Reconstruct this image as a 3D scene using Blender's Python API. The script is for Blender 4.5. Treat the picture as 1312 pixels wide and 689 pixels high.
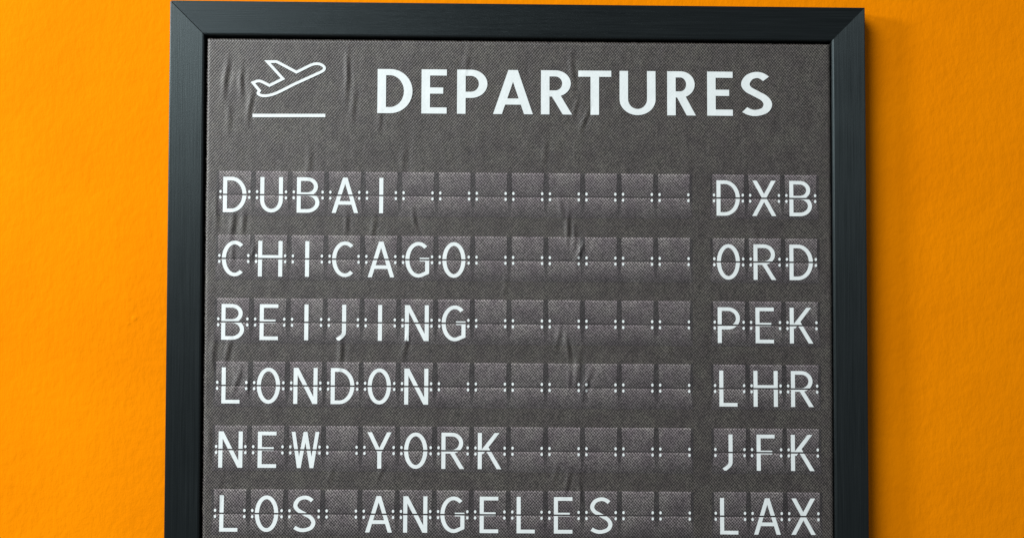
import bpy, bmesh, math, random
from mathutils import Vector, Matrix, noise
from mathutils.geometry import delaunay_2d_cdt

scene = bpy.context.scene
for o in list(bpy.data.objects):
    bpy.data.objects.remove(o)
C = scene.collection
random.seed(7)

# ---------------------------------------------------------------- units
# The board is laid out in units u of 0.6 mm: x right from its centre line, y down from
# its top edge, z from the canvas face towards the wall.
S = 0.0006
ZW = 28.0            # canvas face stands 28 u (17 mm) off the wall
HB = 1250.0          # outer height of the frame, 0.75 m
WO = 446.0           # half of the outer width, 0.535 m overall
BASE = Vector((0.0, 0.0, 1.15))

def loc(x, y, z=0.0):
    return Vector((x * S, (z - ZW) * S, (HB - y) * S))

# ---------------------------------------------------------------- camera
cam_d = bpy.data.cameras.new('camera')
cam = bpy.data.objects.new('camera', cam_d)
C.objects.link(cam)
cam_d.sensor_width = 36.0
cam_d.lens = 45.0
cam_d.clip_start = 0.01
cam_d.clip_end = 100.0
Rm = Matrix(((0.99934434, -0.00189922, -0.03615647),
             (0.00319918, 0.99934919, 0.03592982),
             (0.03606471, -0.03602193, 0.99870003)))
M = Matrix(((1, 0, 0), (0, 0, 1), (0, -1, 0)))
flip = Matrix(((1, 0, 0), (0, -1, 0), (0, 0, -1)))
rot = M @ Rm.transposed() @ flip
cam.matrix_world = Matrix.Translation(BASE + loc(-69.527, 398.428, -1629.686)) @ rot.to_4x4()
scene.camera = cam

# ---------------------------------------------------------------- light
world = bpy.data.worlds.new('World')
scene.world = world
world.use_nodes = True
bg = world.node_tree.nodes['Background']
bg.inputs['Color'].default_value = (0.93, 0.97, 1.0, 1)
bg.inputs['Strength'].default_value = 0.15

def area_lamp(name, pos, target, size, watts, colour):
    d = bpy.data.lights.new(name, 'AREA')
    d.shape = 'DISK'
    d.size = size
    d.energy = watts
    d.color = colour
    o = bpy.data.objects.new(name, d)
    C.objects.link(o)
    o.location = pos
    o.rotation_euler = (Vector(target) - Vector(pos)).to_track_quat('-Z', 'Y').to_euler()
    return o

MID = BASE + loc(0, 400)
area_lamp('key_lamp', MID + Vector((-1.5, -0.75, 0.52)), MID, 0.36, 21.5, (0.97, 1.0, 0.98))
area_lamp('room_lamp', MID + Vector((-1.7, -2.3, 1.9)), MID, 1.9, 126, (0.95, 0.98, 1.0))

scene.view_settings.view_transform = 'Standard'
scene.view_settings.look = 'None'
scene.view_settings.gamma = 1.0
scene.view_settings.exposure = 0.0
scene.view_settings.use_curve_mapping = False

# ---------------------------------------------------------------- node helpers
class NT:
    def __init__(self, name):
        self.m = bpy.data.materials.new(name)
        self.m.use_nodes = True
        self.t = self.m.node_tree
        self.b = self.t.nodes['Principled BSDF']
    def n(self, kind, **kw):
        nd = self.t.nodes.new(kind)
        for k, v in kw.items():
            setattr(nd, k, v)
        return nd
    def put(self, sock, v):
        if isinstance(v, bpy.types.NodeSocket):
            self.t.links.new(v, sock)
        else:
            sock.default_value = v
    def math(self, op, a, b=0.0, c=None, clamp=False):
        nd = self.n('ShaderNodeMath', operation=op, use_clamp=clamp)
        self.put(nd.inputs[0], a)
        self.put(nd.inputs[1], b)
        if c is not None:
            self.put(nd.inputs[2], c)
        return nd.outputs[0]
    def mix(self, f, a, b, blend='MIX'):
        nd = self.n('ShaderNodeMix', data_type='RGBA', blend_type=blend)
        self.put(nd.inputs['Factor'], f)
        self.put(nd.inputs['A'], a)
        self.put(nd.inputs['B'], b)
        return nd.outputs['Result']
    def coords(self, sx=1.0, sy=1.0, sz=1.0):
        tc = self.n('ShaderNodeTexCoord')
        mp = self.n('ShaderNodeMapping')
        mp.inputs['Scale'].default_value = (sx / S, sy / S, sz / S)
        self.t.links.new(tc.outputs['Object'], mp.inputs['Vector'])
        return mp.outputs['Vector']
    def noise(self, vec, scale, detail=2.0, rough=0.5):
        nd = self.n('ShaderNodeTexNoise')
        self.t.links.new(vec, nd.inputs['Vector'])
        nd.inputs['Scale'].default_value = scale
        nd.inputs['Detail'].default_value = detail
        nd.inputs['Roughness'].default_value = rough
        return nd.outputs['Fac']
    def ramp(self, f, stops):
        nd = self.n('ShaderNodeValToRGB')
        els = nd.color_ramp.elements
        while len(els) > len(stops):
            els.remove(els[-1])
        while len(els) < len(stops):
            els.new(0.5)
        for e, (p, c) in zip(els, stops):
            e.position = p
            e.color = (c, c, c, 1) if not isinstance(c, tuple) else c
        self.put(nd.inputs[0], f)
        return nd.outputs[0]
    def bump(self, h, strength, dist):
        nd = self.n('ShaderNodeBump')
        nd.inputs['Strength'].default_value = strength
        nd.inputs['Distance'].default_value = dist
        self.t.links.new(h, nd.inputs['Height'])
        self.t.links.new(nd.outputs['Normal'], self.b.inputs['Normal'])

# ---- painted wall: saturated orange emulsion with roller stipple
def mat_wall():
    k = NT('orange_paint')
    v = k.coords(1.0, 1.0, 0.62)
    n1 = k.noise(v, 0.13, 3.0, 0.55)
    n2 = k.noise(k.coords(), 0.035, 2.0)
    n3 = k.noise(k.coords(), 0.5, 2.0, 0.7)
    tone = k.noise(k.coords(), 0.006, 3.0)
    col = k.mix(k.ramp(tone, [(0.35, 0.0), (0.65, 1.0)]), (0.765, 0.213, 0.0003, 1), (0.815, 0.234, 0.0003, 1))
    k.put(k.b.inputs['Base Color'], col)
    k.b.inputs['Roughness'].default_value = 0.7
    k.b.inputs['Specular IOR Level'].default_value = 0.015
    h = k.math('ADD', k.math('MULTIPLY', n1, 0.55), k.math('ADD', k.math('MULTIPLY', n2, 0.7), k.math('MULTIPLY', n3, 0.12)))
    # a paint nib left of the frame
    tc = k.n('ShaderNodeTexCoord')
    for off, rad, amp in ((Vector((0, 0, 0)), 4.2, 0.55), (Vector((-7, 0, -6)), 3.0, 0.25)):
        d = k.n('ShaderNodeVectorMath', operation='DISTANCE')
        k.t.links.new(tc.outputs['Object'], d.inputs[0])
        p = BASE + loc(-493.9, 403.7, ZW) + off * S
        d.inputs[1].default_value = (p.x, 0.0, p.z)
        q = k.math('SUBTRACT', 1.0, k.math('DIVIDE', d.outputs['Value'], rad * S), clamp=True)
        h = k.math('ADD', h, k.math('MULTIPLY', k.math('SMOOTH_MIN', q, 0.7, 0.3), amp))
    k.bump(h, 1.0, 0.0008)
    return k.m

# ---- black stained wood, fine grain along the rail
def mat_rail(name, horizontal):
    k = NT(name)
    if horizontal:
        v = k.coords(0.012, 1.0, 1.0)
    else:
        v = k.coords(1.0, 1.0, 0.012)
    g = k.noise(v, 0.9, 4.0, 0.65)
    g2 = k.noise(v, 0.25, 2.0)
    fine = k.noise(k.coords(), 0.8, 2.0)
    f = k.ramp(k.math('ADD', k.math('MULTIPLY', g, 0.75), k.math('MULTIPLY', g2, 0.25)), [(0.35, 0.0), (0.7, 1.0)])
    k.put(k.b.inputs['Base Color'], k.mix(f, (0.0018, 0.0024, 0.0027, 1), (0.0085, 0.0105, 0.0112, 1)))
    smear = k.noise(k.coords(), 0.012, 4.0, 0.6)
    k.put(k.b.inputs['Roughness'], k.math('ADD', 0.33, k.math('ADD', k.math('MULTIPLY', f, 0.08), k.math('MULTIPLY', smear, 0.14))))
    k.b.inputs['Specular IOR Level'].default_value = 0.60
    k.b.inputs['Specular Tint'].default_value = (0.76, 0.95, 1.0, 1)
    k.b.inputs['Anisotropic'].default_value = 0.75
    t = k.n('ShaderNodeCombineXYZ')
    for i in range(3):
        t.inputs[i].default_value = (0, 0, 1)[i] if horizontal else (1, 0, 0)[i]
    k.t.links.new(t.outputs[0], k.b.inputs['Tangent'])
    k.bump(k.math('ADD', g, k.math('MULTIPLY', fine, 0.35)), 0.5, 0.0003)
    return k.m

# ---- printed canvas: pale threads showing through dark ink.  mode picks the printed tone.
def mat_canvas(name, mode):
    k = NT(name)
    tc = k.n('ShaderNodeTexCoord')
    sx = k.n('ShaderNodeSeparateXYZ')
    k.t.links.new(tc.outputs['Object'], sx.inputs[0])
    wob = k.noise(k.coords(), 0.05, 2.0)
    X = k.math('ADD', k.math('MULTIPLY', sx.outputs['X'], 1 / S), k.math('MULTIPLY', wob, 2.6))
    Z = k.math('ADD', k.math('MULTIPLY', sx.outputs['Z'], 1 / S), k.math('MULTIPLY', wob, -2.0))
    tau = 2 * math.pi
    a = k.math('ADD', k.math('MULTIPLY', X, tau / 3.7), k.math('MULTIPLY', Z, tau / 4.2))
    b = k.math('SUBTRACT', k.math('MULTIPLY', X, tau / 3.7), k.math('MULTIPLY', Z, tau / 4.2))
    w = k.math('ADD', k.math('MULTIPLY', k.math('COSINE', a), 0.28), k.math('MULTIPLY', k.math('COSINE', b), 0.22))
    w = k.math('ADD', w, 0.5)
    grain = k.noise(k.coords(), 0.55, 1.0)
    mott = k.noise(k.coords(), 0.045, 4.0, 0.6)
    thread = k.math('ADD', w, k.math('MULTIPLY', k.math('SUBTRACT', grain, 0.5), 1.15))
    thread = k.ramp(thread, [(0.22, 0.0), (1.05, 1.0)])
    amt = k.math('ADD', 0.28, k.math('MULTIPLY', mott, 1.2))
    thread = k.math('MULTIPLY', thread, amt, clamp=True)
    # ink tone of the print
    if mode == 'canvas':
        tone = None
    else:
        uv = k.n('ShaderNodeUVMap', uv_map='print')
        su = k.n('ShaderNodeSeparateXYZ')
        k.t.links.new(uv.outputs[0], su.inputs[0])
        vv = su.outputs['Y']
        if mode == 'upper':
            tone = k.ramp(vv, [(0.0, 1.15), (0.30, 1.40), (0.75, 1.95), (0.915, 2.25), (0.955, 3.2), (1.0, 3.2)])
        elif mode == 'lower':
            tone = k.ramp(vv, [(0.0, 0.88), (0.25, 1.15), (0.70, 1.85), (0.90, 2.2), (0.945, 2.9), (1.0, 2.9)])
        elif mode == 'slot':
            tone = k.ramp(vv, [(0.0, 1.0), (0.30, 0.80), (0.55, 0.55), (1.0, 0.55)])
    hue = k.noise(k.coords(), 0.011, 3.0)
    ink = k.mix(k.ramp(hue, [(0.35, 0.0), (0.65, 1.0)]), (0.0085, 0.0067, 0.0067, 1), (0.0078, 0.0071, 0.0062, 1))
    pale = k.mix(k.ramp(mott, [(0.35, 0.0), (0.65, 1.0)]), (0.134, 0.113, 0.107, 1), (0.132, 0.121, 0.103, 1))
    col = k.mix(thread, ink, pale)
    if tone is not None:
        oi = k.n('ShaderNodeObjectInfo')
        tone = k.math('MULTIPLY', tone, k.math('ADD', 0.93, k.math('MULTIPLY', oi.outputs['Random'], 0.14)))
        col = k.mix(1.0, col, (1.10, 1.10, 1.24, 1), 'MULTIPLY')
        nd = k.n('ShaderNodeVectorMath', operation='SCALE')
        k.t.links.new(col, nd.inputs[0])
        k.t.links.new(tone, nd.inputs['Scale'])
        col = nd.outputs[0]
    k.put(k.b.inputs['Base Color'], col)
    k.b.inputs['Roughness'].default_value = 0.46
    k.b.inputs['Specular IOR Level'].default_value = 0.75
    k.bump(k.math('ADD', w, k.math('MULTIPLY', grain, 0.6)), 0.55, 0.00035)
    return k.m

def mat_white():
    k = NT('white_ink')
    tc = k.n('ShaderNodeTexCoord')
    sx = k.n('ShaderNodeSeparateXYZ')
    k.t.links.new(tc.outputs['Object'], sx.inputs[0])
    X = k.math('MULTIPLY', sx.outputs['X'], 2 * math.pi / (3.8 * S))
    Z = k.math('MULTIPLY', sx.outputs['Z'], 2 * math.pi / (4.35 * S))
    w = k.math('ADD', k.math('COSINE', k.math('ADD', X, Z)), k.math('COSINE', k.math('SUBTRACT', X, Z)))
    g = k.noise(k.coords(), 0.42, 2.0)
    wear = k.noise(k.coords(), 0.05, 4.0, 0.65)
    f = k.math('ADD', k.math('MULTIPLY', w, 0.02), k.math('ADD', k.math('MULTIPLY', g, 0.55), k.math('MULTIPLY', wear, 0.45)))
    k.put(k.b.inputs['Base Color'], k.mix(k.ramp(f, [(0.25, 0.0), (0.75, 1.0)]), (0.64, 0.69, 0.69, 1), (0.79, 0.84, 0.835, 1)))
    k.b.inputs['Roughness'].default_value = 0.6
    k.b.inputs['Specular IOR Level'].default_value = 0.25
    k.bump(k.math('ADD', k.math('MULTIPLY', w, 0.08), g), 0.2, 0.0003)
    return k.m

def mat_black():
    k = NT('black_backing')
    n = k.noise(k.coords(), 0.2, 2.0)
    k.put(k.b.inputs['Base Color'], k.mix(n, (0.003, 0.003, 0.003, 1), (0.006, 0.006, 0.006, 1)))
    k.b.inputs['Roughness'].default_value = 0.85
    k.b.inputs['Specular IOR Level'].default_value = 0.1
    return k.m

M_WALL = mat_wall()
M_RH = mat_rail('black_wood_grain_across', True)
M_RV = mat_rail('black_wood_grain_upright', False)
M_CAN = mat_canvas('printed_canvas', 'canvas')
M_UP = mat_canvas('printed_flap_top', 'upper')
M_LO = mat_canvas('printed_flap_bottom', 'lower')
M_SLOT = mat_canvas('printed_slot', 'slot')
M_WHITE = mat_white()
M_BLACK = mat_black()

# ---------------------------------------------------------------- object helpers
def mesh_obj(name, verts, faces, mat, parent=None, smooth=False, uvs=None):
    me = bpy.data.meshes.new(name)
    me.from_pydata([tuple(v) for v in verts], [], faces)
    if uvs:
        lay = me.uv_layers.new(name='print')
        for lp in me.loops:
            lay.data[lp.index].uv = uvs[lp.vertex_index]
    me.materials.append(mat)
    if smooth:
        me.polygons.foreach_set('use_smooth', [True] * len(me.polygons))
    me.update()
    o = bpy.data.objects.new(name, me)
    C.objects.link(o)
    if parent:
        o.parent = parent
    return o

# ---------------------------------------------------------------- the wall
def build_wall():
    bm = bmesh.new()
    bmesh.ops.create_cube(bm, size=1.0)
    me = bpy.data.meshes.new('wall')
    for v in bm.verts:
        v.co = Vector((v.co.x * 7.0, v.co.y * 0.12 + 0.06, v.co.z * 3.4 + 1.7))
    bm.to_mesh(me)
    bm.free()
    me.materials.append(M_WALL)
    o = bpy.data.objects.new('wall', me)
    C.objects.link(o)
    o['kind'] = 'structure'
    o['label'] = 'orange painted wall with a fine roller texture'
    return o
build_wall()

# ---------------------------------------------------------------- the framed print
board = bpy.data.objects.new('departure_board', None)
board.empty_display_size = 0.05
C.objects.link(board)
board.location = BASE
board['label'] = 'black framed canvas print of an airport departures board on the orange wall'
board['category'] = 'framed print'

# frame rails: one profile (distance in from the outer edge, depth), mitred at the corners
RW = 43.5
PROFILE = [(0.0, ZW - 0.8), (0.0, -1.6), (0.5, -2.6), (1.6, -3.0), (RW - 2.3, -3.0), (RW - 0.7, -2.2), (RW, -0.6),
           (RW, 13.0), (RW - 14, 13.0), (RW - 14, ZW - 0.8)]
FR_T, FR_B, FR_L, FR_R = 0.0, HB, -WO, WO

def rail(name, side, gaps, mat):
    # gaps: mitre clearance at the two ends
    vs = []
    for end in (0, 1):
        g = gaps[end]
        for a, z in PROFILE:
            if side in 'TB':
                x = FR_L + a + g if end == 0 else FR_R - a - g
                y = FR_T + a if side == 'T' else FR_B - a
            else:
                y = FR_T + a + g if end == 0 else FR_B - a - g
                x = FR_L + a if side == 'L' else FR_R - a
            vs.append(loc(x, y, z))
    n = len(PROFILE)
    fs = [[i, (i + 1) % n, n + (i + 1) % n, n + i] for i in range(n)]
    fs.append(list(range(n))[::-1])
    fs.append(list(range(n, 2 * n)))
    o = mesh_obj(name, vs, fs, mat, board)
    bm = bmesh.new()
    bm.from_mesh(o.data)
    bmesh.ops.recalc_face_normals(bm, faces=bm.faces)
    bm.to_mesh(o.data)
    bm.free()
    return o

rail('frame_rail', 'T', (0.55, 0.05), M_RH)
rail('frame_rail', 'L', (0.55, 0.2), M_RV)
rail('frame_rail', 'R', (0.05, 0.2), M_RV)
rail('frame_rail', 'B', (0.2, 0.2), M_RH)

def box(name, x0, x1, y0, y1, z0, z1, mat):
    vs = [loc(x, y, z) for x in (x0, x1) for y in (y0, y1) for z in (z0, z1)]
    fs = [[0, 1, 3, 2], [4, 6, 7, 5], [0, 4, 5, 1], [2, 3, 7, 6], [0, 2, 6, 4], [1, 5, 7, 3]]
    o = mesh_obj(name, vs, fs, mat, board)
    bm = bmesh.new()
    bm.from_mesh(o.data)
    bmesh.ops.recalc_face_normals(bm, faces=bm.faces)
    bm.to_mesh(o.data)
    bm.free()
    return o
def mitre_gap_blocker():  # black plate added in the mitre gap to block light leaking off the wall
    vs = []
    for d, n in ((0.8, -0.3), (0.8, 0.3), (RW - 1, 0.3), (RW - 1, -0.3)):
        for z in (0.5, 25.0):
            vs.append(loc(FR_L + d + n * 0.7, FR_T + d - n * 0.7, z))
    mesh_obj('mitre_gap_blocker', vs, [[0, 2, 4, 6], [1, 7, 5, 3], [0, 1, 3, 2], [2, 3, 5, 4], [4, 5, 7, 6], [6, 7, 1, 0]], M_BLACK, board)
mitre_gap_blocker()
box('backing_board', -WO + 31, WO - 31, 31, HB - 31, 17.0, 26.0, M_BLACK)

# ---------------------------------------------------------------- canvas relief: puckers pulled by the stretching
CX0, CX1, CY0, CY1 = -399.3, 401.2, 47.6, HB - 47.0
# x, y, half length, half width, lean, height
PUCKERS = [(-376, 98, 26, 3.0, 0.1, 1.0), (-356, 104, 20, 2.6, 0.0, 0.9), (-345, 134, 20, 2.6, 0.12, 0.9), (-372, 150, 26, 3.4, 0.0, 0.5),
           (-222, 92, 30, 2.4, 0.02, 0.9), (-214, 130, 24, 3.0, 0.05, 0.5), (-180, 150, 18, 2.6, 0.1, 0.4),
           (66, 88, 26, 3.0, -0.08, 0.6), (82, 148, 16, 2.4, 0.35, 0.9), (70, 134, 14, 2.2, 0.2, 0.6), (-70, 76, 20, 3.0, 0.1, 0.4),
           (52, 262, 14, 2.8, -0.2, 0.9), (60, 288, 22, 2.6, 0.05, 1.3), (68, 300, 18, 2.6, 0.0, 0.8), (76, 318, 16, 2.8, 0.35, 1.2), (84, 312, 14, 2.2, 0.3, 0.7),
           (48, 424, 16, 2.8, 0.2, 1.2), (60, 440, 20, 2.6, -0.1, 1.2), (72, 470, 24, 3.0, 0.15, 0.9), (84, 488, 20, 2.6, 0.3, 1.1), (62, 480, 18, 2.4, 0.0, 0.8),
           (60, 610, 18, 2.6, 0.25, 1.0), (76, 622, 18, 2.6, -0.1, 0.9), (44, 600, 14, 2.6, 0.2, 0.6),
           (-366, 285, 20, 3.2, 0.1, 1.0), (-352, 282, 16, 2.6, 0.0, 0.8), (-386, 270, 26, 3.0, 0.0, 0.6), (-222, 282, 18, 2.6, 0.05, 0.6), (-188, 290, 18, 2.6, 0.1, 0.7),
           (-136, 276, 18, 2.6, -0.15, 0.8), (-365, 322, 14, 2.4, 0.0, 0.8), (-340, 320, 12, 3.0, 0.2, 0.7),
           (-388, 448, 26, 3.2, 0.05, 0.9), (-370, 446, 22, 2.8, 0.15, 0.9), (-228, 446, 24, 2.8, 0.05, 1.2), (-146, 436, 18, 2.6, 0.2, 0.9), (-358, 482, 18, 2.6, 0.25, 1.0),
           (-345, 490, 14, 2.4, 0.1, 0.7), (-176, 596, 14, 2.4, 0.4, 0.6), (-240, 600, 16, 3.0, 0.2, 0.4), (-380, 628, 22, 3.0, 0.1, 0.6),
           (190, 440, 18, 3.0, 0.05, 0.35), (-250, 500, 16, 3.0, 0.1, 0.4), (300, 300, 22, 4.0, 0.1, 0.3), (-20, 360, 20, 3.0, 0.1, 0.4),
           (-392, 560, 24, 3.0, 0.0, 0.7), (-270, 210, 24, 3.4, 0.05, 0.5), (-150, 200, 20, 3.4, 0.0, 0.4), (30, 190, 20, 3.4, 0.1, 0.4)]

def relief(x, y):
    h = 0.35 * noise.noise(Vector((x * 0.012, y * 0.012, 3.1))) + 0.22 * noise.noise(Vector((x * 0.07, y * 0.022, 7.7))) + 0.10 * noise.noise(Vector((x * 0.16, y * 0.07, 2.2)))
    for px, py, hl, hw, lean, amp in PUCKERS:
        hw *= 1.05
        hl *= 0.85
        dy = y - py
        if abs(dy) > hl * 2.6:
            continue
        dx = x - px + lean * dy + 1.2 * 0.45 * math.sin(dy * 0.13 + px)
        if abs(dx) > hw * 4:
            continue
        q = dx / hw
        h += 1.15 * amp * (math.exp(-q * q) - 0.55 * math.exp(-(q - 1.7) ** 2)) * math.exp(-(dy / hl) ** 2)
    return h

def build_canvas():
    xs = [CX0 + (CX1 - CX0) * i / 400 for i in range(401)]
    ys = [CY0 + 2.0 * i for i in range(340)]
    y = ys[-1]
    while y < CY1 - 12:
        y += 10
        ys.append(y)
    ys.append(CY1)
    vs, fs = [], []
    nx, ny = len(xs), len(ys)
    for y in ys:
        for x in xs:
            e = min(x - CX0, CX1 - x, y - CY0, CY1 - y)
            roll = 1.6 * (1 - min(1, e / 3.0)) ** 2
            # slightly frayed, uneven edge
            fx = 0.7 * noise.noise(Vector((y * 0.22, 1.0, x * 0.001))) if (x == CX0 or x == CX1) else 0
            fy = 0.5 * noise.noise(Vector((x * 0.12, 5.0, 0))) if (y == CY0 or y == CY1) else 0
            vs.append(loc(x + fx, y + fy, -relief(x, y) * min(1, e / 6.0) + roll))
    for j in range(ny - 1):
        for i in range(nx - 1):
            a = j * nx + i
            fs.append([a, a + 1, a + nx + 1, a + nx])
    # wrapped sides going back into the frame
    ring = [i for i in range(nx)] + [j * nx + nx - 1 for j in range(1, ny)] + \
           [(ny - 1) * nx + i for i in range(nx - 2, -1, -1)] + [j * nx for j in range(ny - 2, 0, -1)]
    base = len(vs)
    for r in ring:
        v = vs[r].copy()
        v.y = (15.5 - ZW) * S
        vs.append(v)
    n = len(ring)
    for i in range(n):
        fs.append([ring[(i + 1) % n], ring[i], base + i, base + (i + 1) % n])
    return mesh_obj('canvas', vs, fs, M_CAN, board, smooth=True)
canvas = build_canvas()

# ---------------------------------------------------------------- the print on the canvas
# print coordinates (p, q) -> canvas; the cloth was stretched a little out of square
H = ((0.98847535, -0.00146698, -381.21059), (-0.00248444, 0.96851092, 247.09059), (-1.799758e-05, -1.353810e-05, 1.0))

def pr(p, q, lift):
    w = H[2][0] * p + H[2][1] * q + H[2][2]
    x = (H[0][0] * p + H[0][1] * q + H[0][2]) / w
    y = (H[1][0] * p + H[1][1] * q + H[1][2]) / w
    return loc(x, y, -relief(x, y) - lift)

def sheet(name, p0, p1, q0, q1, lift, mat, parent, nx=12, ny=9, inset=0.0, sink=0.0):
    """thin printed sheet following the cloth; the lower edge drawn in by inset each side"""
    vs, fs, uv = [], [], []
    for j in range(ny + 1):
        t = j / ny
        q = q0 + (q1 - q0) * t
        for i in range(nx + 1):
            s = i / nx
            a, b = p0 + inset * t, p1 - inset * t
            vs.append(pr(a + (b - a) * s, q, lift * (1 - sink * t * t)))
            uv.append((s, 1 - t))
    for j in range(ny):
        for i in range(nx):
            a = j * (nx + 1) + i
            fs.append([a, a + 1, a + nx + 2, a + nx + 1])
    return mesh_obj(name, vs, fs, mat, parent, smooth=True, uvs=uv)

# ---- lettering: strokes in a box of height 1, joined into one outline
def arc(cx, cy, rx, ry, a0, a1, n=18):
    return [(cx + rx * math.cos(math.radians(a0 + (a1 - a0) * i / n)), cy + ry * math.sin(math.radians(a0 + (a1 - a0) * i / n))) for i in range(n + 1)]

def spline(pts, n=6):
    out = []
    P = [pts[0]] + list(pts) + [pts[-1]]
    for i in range(1, len(P) - 2):
        p0, p1, p2, p3 = P[i - 1], P[i], P[i + 1], P[i + 2]
        for k in range(n):
            t = k / n
            out.append(tuple(0.5 * (2 * p1[d] + (p2[d] - p0[d]) * t + (2 * p0[d] - 5 * p1[d] + 4 * p2[d] - p3[d]) * t * t
                                    + (3 * p1[d] - p0[d] - 3 * p2[d] + p3[d]) * t ** 3) for d in (0, 1)))
    out.append(pts[-1])
    return out

def ribbon(pts, w, closed=False, limit=2.6):
    n = len(pts)
    h = w / 2
    left, right = [], []
    for i in range(n):
        a = pts[(i - 1) % n] if (closed or i > 0) else None
        b = pts[i]
        c = pts[(i + 1) % n] if (closed or i < n - 1) else None
        d1 = (Vector(b) - Vector(a)).normalized() if a is not None else None
        d2 = (Vector(c) - Vector(b)).normalized() if c is not None else None
        if d1 is None: d1 = d2
        if d2 is None: d2 = d1
        n1 = Vector((-d1.y, d1.x)); n2 = Vector((-d2.y, d2.x))
        m = n1 + n2
        m = n1 if m.length < 1e-6 else m.normalized()
        k = min(limit, 1 / max(0.05, m.dot(n1)))
        left.append(Vector(b) + m * h * k)
        right.append(Vector(b) - m * h * k)
    quads = []
    for i in range(n if closed else n - 1):
        j = (i + 1) % n
        quads.append([left[i], right[i], right[j], left[j]])
    return quads

def glyph_strokes(ch, w, s):
    h = s / 2
    L = lambda *p: (list(p), False)
    stem = L((h, 0), (h, 1))
    def diag(x0, y0, x1, y1, e=0.12):       # run past the box, trimmed flat later
        dx, dy = x1 - x0, y1 - y0
        return L((x0 - dx * e, y0 - dy * e), (x1 + dx * e, y1 + dy * e))
    if ch == 'I': return [L((w / 2, 0), (w / 2, 1))]
    if ch == 'D':
        k = 0.36 * w
        return [stem, ([(h, 1 - h)] + arc(k, .5, w - h - k, .5 - h, 90, -90, 26) + [(h, h)], False)]
    if ch == 'U':
        r = max(0.36, w * .5)
        return [([(h, 1)] + arc(w / 2, r, w / 2 - h, r - h, 180, 360, 24) + [(w - h, 1)], False)]
    if ch == 'B':
        m = .525; k = .46 * w
        return [stem, ([(h, 1 - h)] + arc(k, (1 - h + m) / 2, .93 * w - h - k, (1 - h - m) / 2, 90, -90, 16) + [(h, m)], False),
                ([(h, m)] + arc(k, (h + m) / 2, w - h - k, (m - h) / 2, 90, -90, 16) + [(h, h)], False)]
    if ch in 'PR':
        m = .43 if ch == 'P' else .475; k = .46 * w
        ex = w if ch == 'P' else .95 * w
        st = [stem, ([(h, 1 - h)] + arc(k, (1 - h + m) / 2, ex - h - k, (1 - h - m) / 2, 90, -90, 18) + [(h, m)], False)]
        if ch == 'R': st.append(diag(w - h * 1.15, 0, .44 * w, m))
        if ch == 'R': st[-1] = L((w - h * 1.15 + (w - h * 1.15 - .44 * w) * .2, -.2 * m), (.44 * w, m))
        return st
    if ch == 'A':
        y = .285
        xl = h * 1.12 + (w / 2 - h * 1.1) * y
        return [diag(h * 1.05, 0, w / 2 - h * .08, 1), diag(w - h * 1.05, 0, w / 2 + h * .08, 1), L((xl, y), (w - xl, y))]
    if ch == 'C':
        cx = .58 * w
        return [(arc(cx, .5, cx - h, .5 - h, 52, 308, 34), False)]
    if ch == 'G':
        cx = .55 * w
        return [(arc(cx, .5, cx - h, .5 - h, 50, 285, 32) + [(w - h, .14), (w - h, .49)], False), L((.60 * w, .505), (w, .505))]
    if ch == 'O': return [(arc(w / 2, .5, w / 2 - h, .5 - h, 0, 360, 44)[:-1], True)]
    if ch == 'H': return [stem, L((w - h, 0), (w - h, 1)), L((h, .55), (w - h, .55))]
    if ch == 'E': return [stem, L((0, 1 - h), (w, 1 - h)), L((0, h), (w, h)), L((0, .52), (.86 * w, .52))]
    if ch == 'F': return [stem, L((0, 1 - h), (w, 1 - h)), L((0, .505), (.86 * w, .505))]
    if ch == 'L': return [stem, L((0, h), (w, h))]
    if ch == 'T': return [L((w / 2, 0), (w / 2, 1)), L((0, 1 - h), (w, 1 - h))]
    if ch == 'J': return [([(w - h, 1), (w - h, .30)] + spline([(w - h, .29), (w - h * 1.2, .18), (w - s * 1.3, .09), (w - s * 2.2, .02)]), False)]
    if ch == 'N': return [stem, L((w - h, 0), (w - h, 1)), diag(h * 1.25, 1, w - h * 1.25, 0)]
    if ch == 'K': return [stem, L((s * .9, .44), (w - h * 1.3 + .1 * w, 1.1 + .05)), L((.36 * w, .60), (w - h * 1.25 + .1 * w, -.1))]
    if ch == 'W': return [diag(h, 1, .27 * w, 0), diag(.27 * w, 0, w / 2, 1), diag(w / 2, 1, .73 * w, 0), diag(.73 * w, 0, w - h, 1)]
    if ch == 'X': return [diag(h * 1.1, 0, w - h * 1.3, 1), diag(h * 1.3, 1, w - h * 1.1, 0)]
    if ch == 'Y': return [L((w / 2, 0), (w / 2, .46)), L((h * 1.1 - .06 * w, 1.12), (w / 2, .44)), L((w - h * 1.1 + .06 * w, 1.12), (w / 2, .44))]
    if ch == 'S':
        T = [(.93, .90), (.74, .975), (.5, 1.0), (.2, .935), (.035, .77), (.15, .625), (.5, .505), (.86, .38), (1.0, .225), (.86, .07), (.5, 0), (.22, .02), (0, .085)]
        return [(spline([(h + (w - 2 * h) * a, h + (1 - 2 * h) * b) for a, b in T]), False)]
    raise ValueError(ch)

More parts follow.
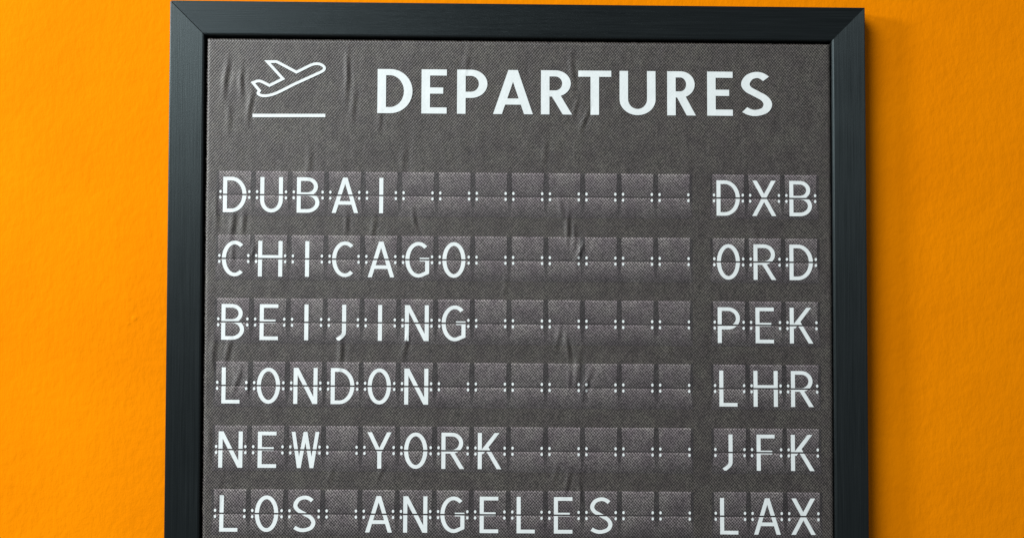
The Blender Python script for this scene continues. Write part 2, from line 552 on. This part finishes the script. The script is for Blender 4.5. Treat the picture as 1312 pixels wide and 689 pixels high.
def union(quads, cuts, lo, hi):
    """one triangulated outline from overlapping quads; cuts = heights where the outline is split"""
    vs, es, fs = [], [], []
    for q in quads:
        for t in ((q[0], q[1], q[2]), (q[0], q[2], q[3])):
            ar = sum(t[i][0] * t[(i + 1) % 3][1] - t[(i + 1) % 3][0] * t[i][1] for i in range(3))
            if abs(ar) < 1e-9:
                continue
            k = len(vs)
            vs += [Vector((p[0], p[1])) for p in t]
            fs.append([k, k + 1, k + 2] if ar > 0 else [k + 2, k + 1, k])
    for c in cuts:
        k = len(vs)
        vs += [Vector((lo, c)), Vector((hi, c))]
        es.append((k, k + 1))
    ov, oe, of, _, _, fo = delaunay_2d_cdt(vs, es, fs, 0, 1e-5)
    return ov, [f for f, src in zip(of, fo) if src]

def letter_mesh(name, ch, p_left, q_base, cap, width, wv, wh, lift, parent, band=None):
    """ch drawn with its lower left corner at (p_left, q_base); band = (low, high) share of the height kept"""
    k = wv / wh
    w = width / cap / k
    s = wh / cap
    quads = []
    for pts, closed in glyph_strokes(ch, w, s):
        quads += ribbon(pts, s, closed)
    lo, hi = band if band else (0.0, 1.0)
    ov, of = union(quads, [lo, hi], -3, 3 + w)
    keep = []
    for f in of:
        cy = sum(ov[i].y for i in f) / len(f)
        if lo < cy < hi:
            keep.append(f)
    if not keep:
        return None
    bm = bmesh.new()
    bv = {}
    for f in keep:
        for i in f:
            if i not in bv:
                bv[i] = bm.verts.new((ov[i].x * k * cap, ov[i].y * cap, 0))
        bm.faces.new([bv[i] for i in f])
    for _ in range(2):
        long = [e for e in bm.edges if e.calc_length() > 7]
        if long:
            bmesh.ops.subdivide_edges(bm, edges=long, cuts=1)
            bmesh.ops.triangulate(bm, faces=bm.faces)
    for v in bm.verts:
        v.co = pr(p_left + v.co.x, q_base - v.co.y, lift)
    bm.normal_update()
    if sum(f.normal.y for f in bm.faces) > 0:
        bmesh.ops.reverse_faces(bm, faces=bm.faces)
    me = bpy.data.meshes.new(name)
    bm.to_mesh(me)
    bm.free()
    me.materials.append(M_WHITE)
    o = bpy.data.objects.new(name, me)
    C.objects.link(o)
    o.parent = parent
    return o

# ---- heading
HX = [200.8, 245.9, 257.5, 290.1, 303.4, 342.5, 349.8, 401.3, 411.6, 452.1, 459.8, 502.4, 513.1, 559.6, 574.6, 612.1, 626.3, 659.4, 669.3, 710.2]
for i, ch in enumerate('DEPARTURES'):
    letter_mesh('heading_letter', ch, HX[2 * i], -108.6, 58.2, HX[2 * i + 1] - HX[2 * i], 11.0, 8.1, 0.75, canvas)

# ---- take-off pictogram: an outlined aeroplane over a runway line
def zoomed(x, y):           # drawing units of the pictogram -> print coordinates
    return (38.7 + (x - 92) * 0.1383, -147.7 + (y - 298) * 0.1430 - (x - 92) * 0.0011)

def flat_shape(name, quads, lift, parent):
    ov, of = union(quads, [], 0, 0)
    bm = bmesh.new()
    bv = {}
    for f in of:
        for i in f:
            if i not in bv:
                bv[i] = bm.verts.new((ov[i].x, ov[i].y, 0))
        bm.faces.new([bv[i] for i in f])
    for v in bm.verts:
        v.co = pr(v.co.x, v.co.y, lift)
    bm.normal_update()
    if sum(f.normal.y for f in bm.faces) > 0:
        bmesh.ops.reverse_faces(bm, faces=bm.faces)
    me = bpy.data.meshes.new(name)
    bm.to_mesh(me)
    bm.free()
    me.materials.append(M_WHITE)
    o = bpy.data.objects.new(name, me)
    C.objects.link(o)
    o.parent = parent
    return o

outline = [(234, 106)] + spline([(290, 106), (318, 106), (345, 118)], 5) + [(507, 203)] + \
    spline([(640, 137), (680, 126), (720, 128), (752, 143), (768, 164), (758, 186), (725, 206)], 5) + \
    spline([(480, 318), (345, 386), (275, 412), (215, 421), (175, 415), (152, 398), (166, 374)], 5) + [(103, 300)] + \
    spline([(140, 286), (168, 285), (195, 295)], 4) + [(258, 326), (382, 264)]
flat_shape('plane_icon', ribbon([zoomed(*p) for p in outline], 3.6, True), 0.75, canvas)
flat_shape('runway_line', ribbon([(40.3, -104.3), (87, -104.6), (134.0, -105.0)], 4.4), 0.75, canvas)

# ---- split-flap cells
GL = {'D': (5.4, 30), 'U': (6.0, 29), 'B': (6.0, 29), 'A': (3.9, 34), 'I': (17.3, 6), 'C': (5.2, 28.5), 'H': (4.6, 31), 'G': (5.0, 30.5),
      'O': (5.4, 29.5), 'E': (7.8, 23.5), 'J': (11.5, 12.5), 'N': (5.0, 30.5), 'L': (7.6, 23), 'W': (3.6, 35), 'Y': (5.0, 32), 'R': (5.8, 29),
      'K': (5.0, 30), 'S': (6.0, 29), 'X': (4.6, 31), 'P': (6.0, 28.5), 'F': (8.0, 23)}
ROWS = [('DUBAI', 'DXB'), ('CHICAGO', 'ORD'), ('BEIJING', 'PEK'), ('LONDON', 'LHR'), ('NEW YORK', 'JFK'), ('LOS ANGELES', 'LAX')]
ROWQ = [-0.6, 82.6, 164.6, 246.3, 328.2, 409.4]
TW = 41.2
CAP = 46.2

PIN_V, PIN_F = [], []
def pins(p0, q):
    for p in (p0 + 2.1, p0 + TW - 2.1):
        k = len(PIN_V)
        for i in range(10):
            a = 2 * math.pi * i / 10
            PIN_V.append(pr(p + 1.6 * math.cos(a), q - 2.05 * math.sin(a), 1.05))
        PIN_F.append([k + i for i in range(10)])

def cell(p0, q, ch):
    slot = sheet('flap_slot', p0 - 2.87, p0 + TW + 2.87, q - 30.2, q + 26, 0.24, M_SLOT, board, 20, 28, 0.0, 0.6)
    up = sheet('upper_flap', p0, p0 + TW, q - 30.8, q - 0.8, 0.46, M_UP, board, 20, 14, 0.9)
    lo = sheet('lower_flap', p0 + 0.3, p0 + TW - 0.3, q + 0.8, q + 27.5, 0.46, M_LO, board, 20, 13, -2.6, 0.62)
    if ch != ' ':
        dx, wd = GL[ch]
        g = 1.02 / CAP
        sv, sh = (4.7, 4.3) if ch == 'W' else (5.15, 4.7)
        letter_mesh('letter', ch, p0 + dx, q + CAP / 2, CAP, wd, sv, sh, 0.75, up, (0.5 + g, 1.0))
        letter_mesh('letter', ch, p0 + dx, q + CAP / 2, CAP, wd, sv, sh, 0.75, lo, (0.0, 0.5 - g))
    pins(p0, q - 3.9)
    pins(p0, q + 3.9)

for (city, code), q in zip(ROWS, ROWQ):
    for i, ch in enumerate(city.ljust(13)):
        cell(-1.2 + 46.95 * i, q, ch)
    for i, ch in enumerate(code):
        cell(632.2 + 46.6 * i, q, ch)

# the white hinge pins are specks of three or four pixels: one part
hp = mesh_obj('hinge_pins', PIN_V, PIN_F, M_WHITE, canvas)
hp['kind'] = 'stuff'
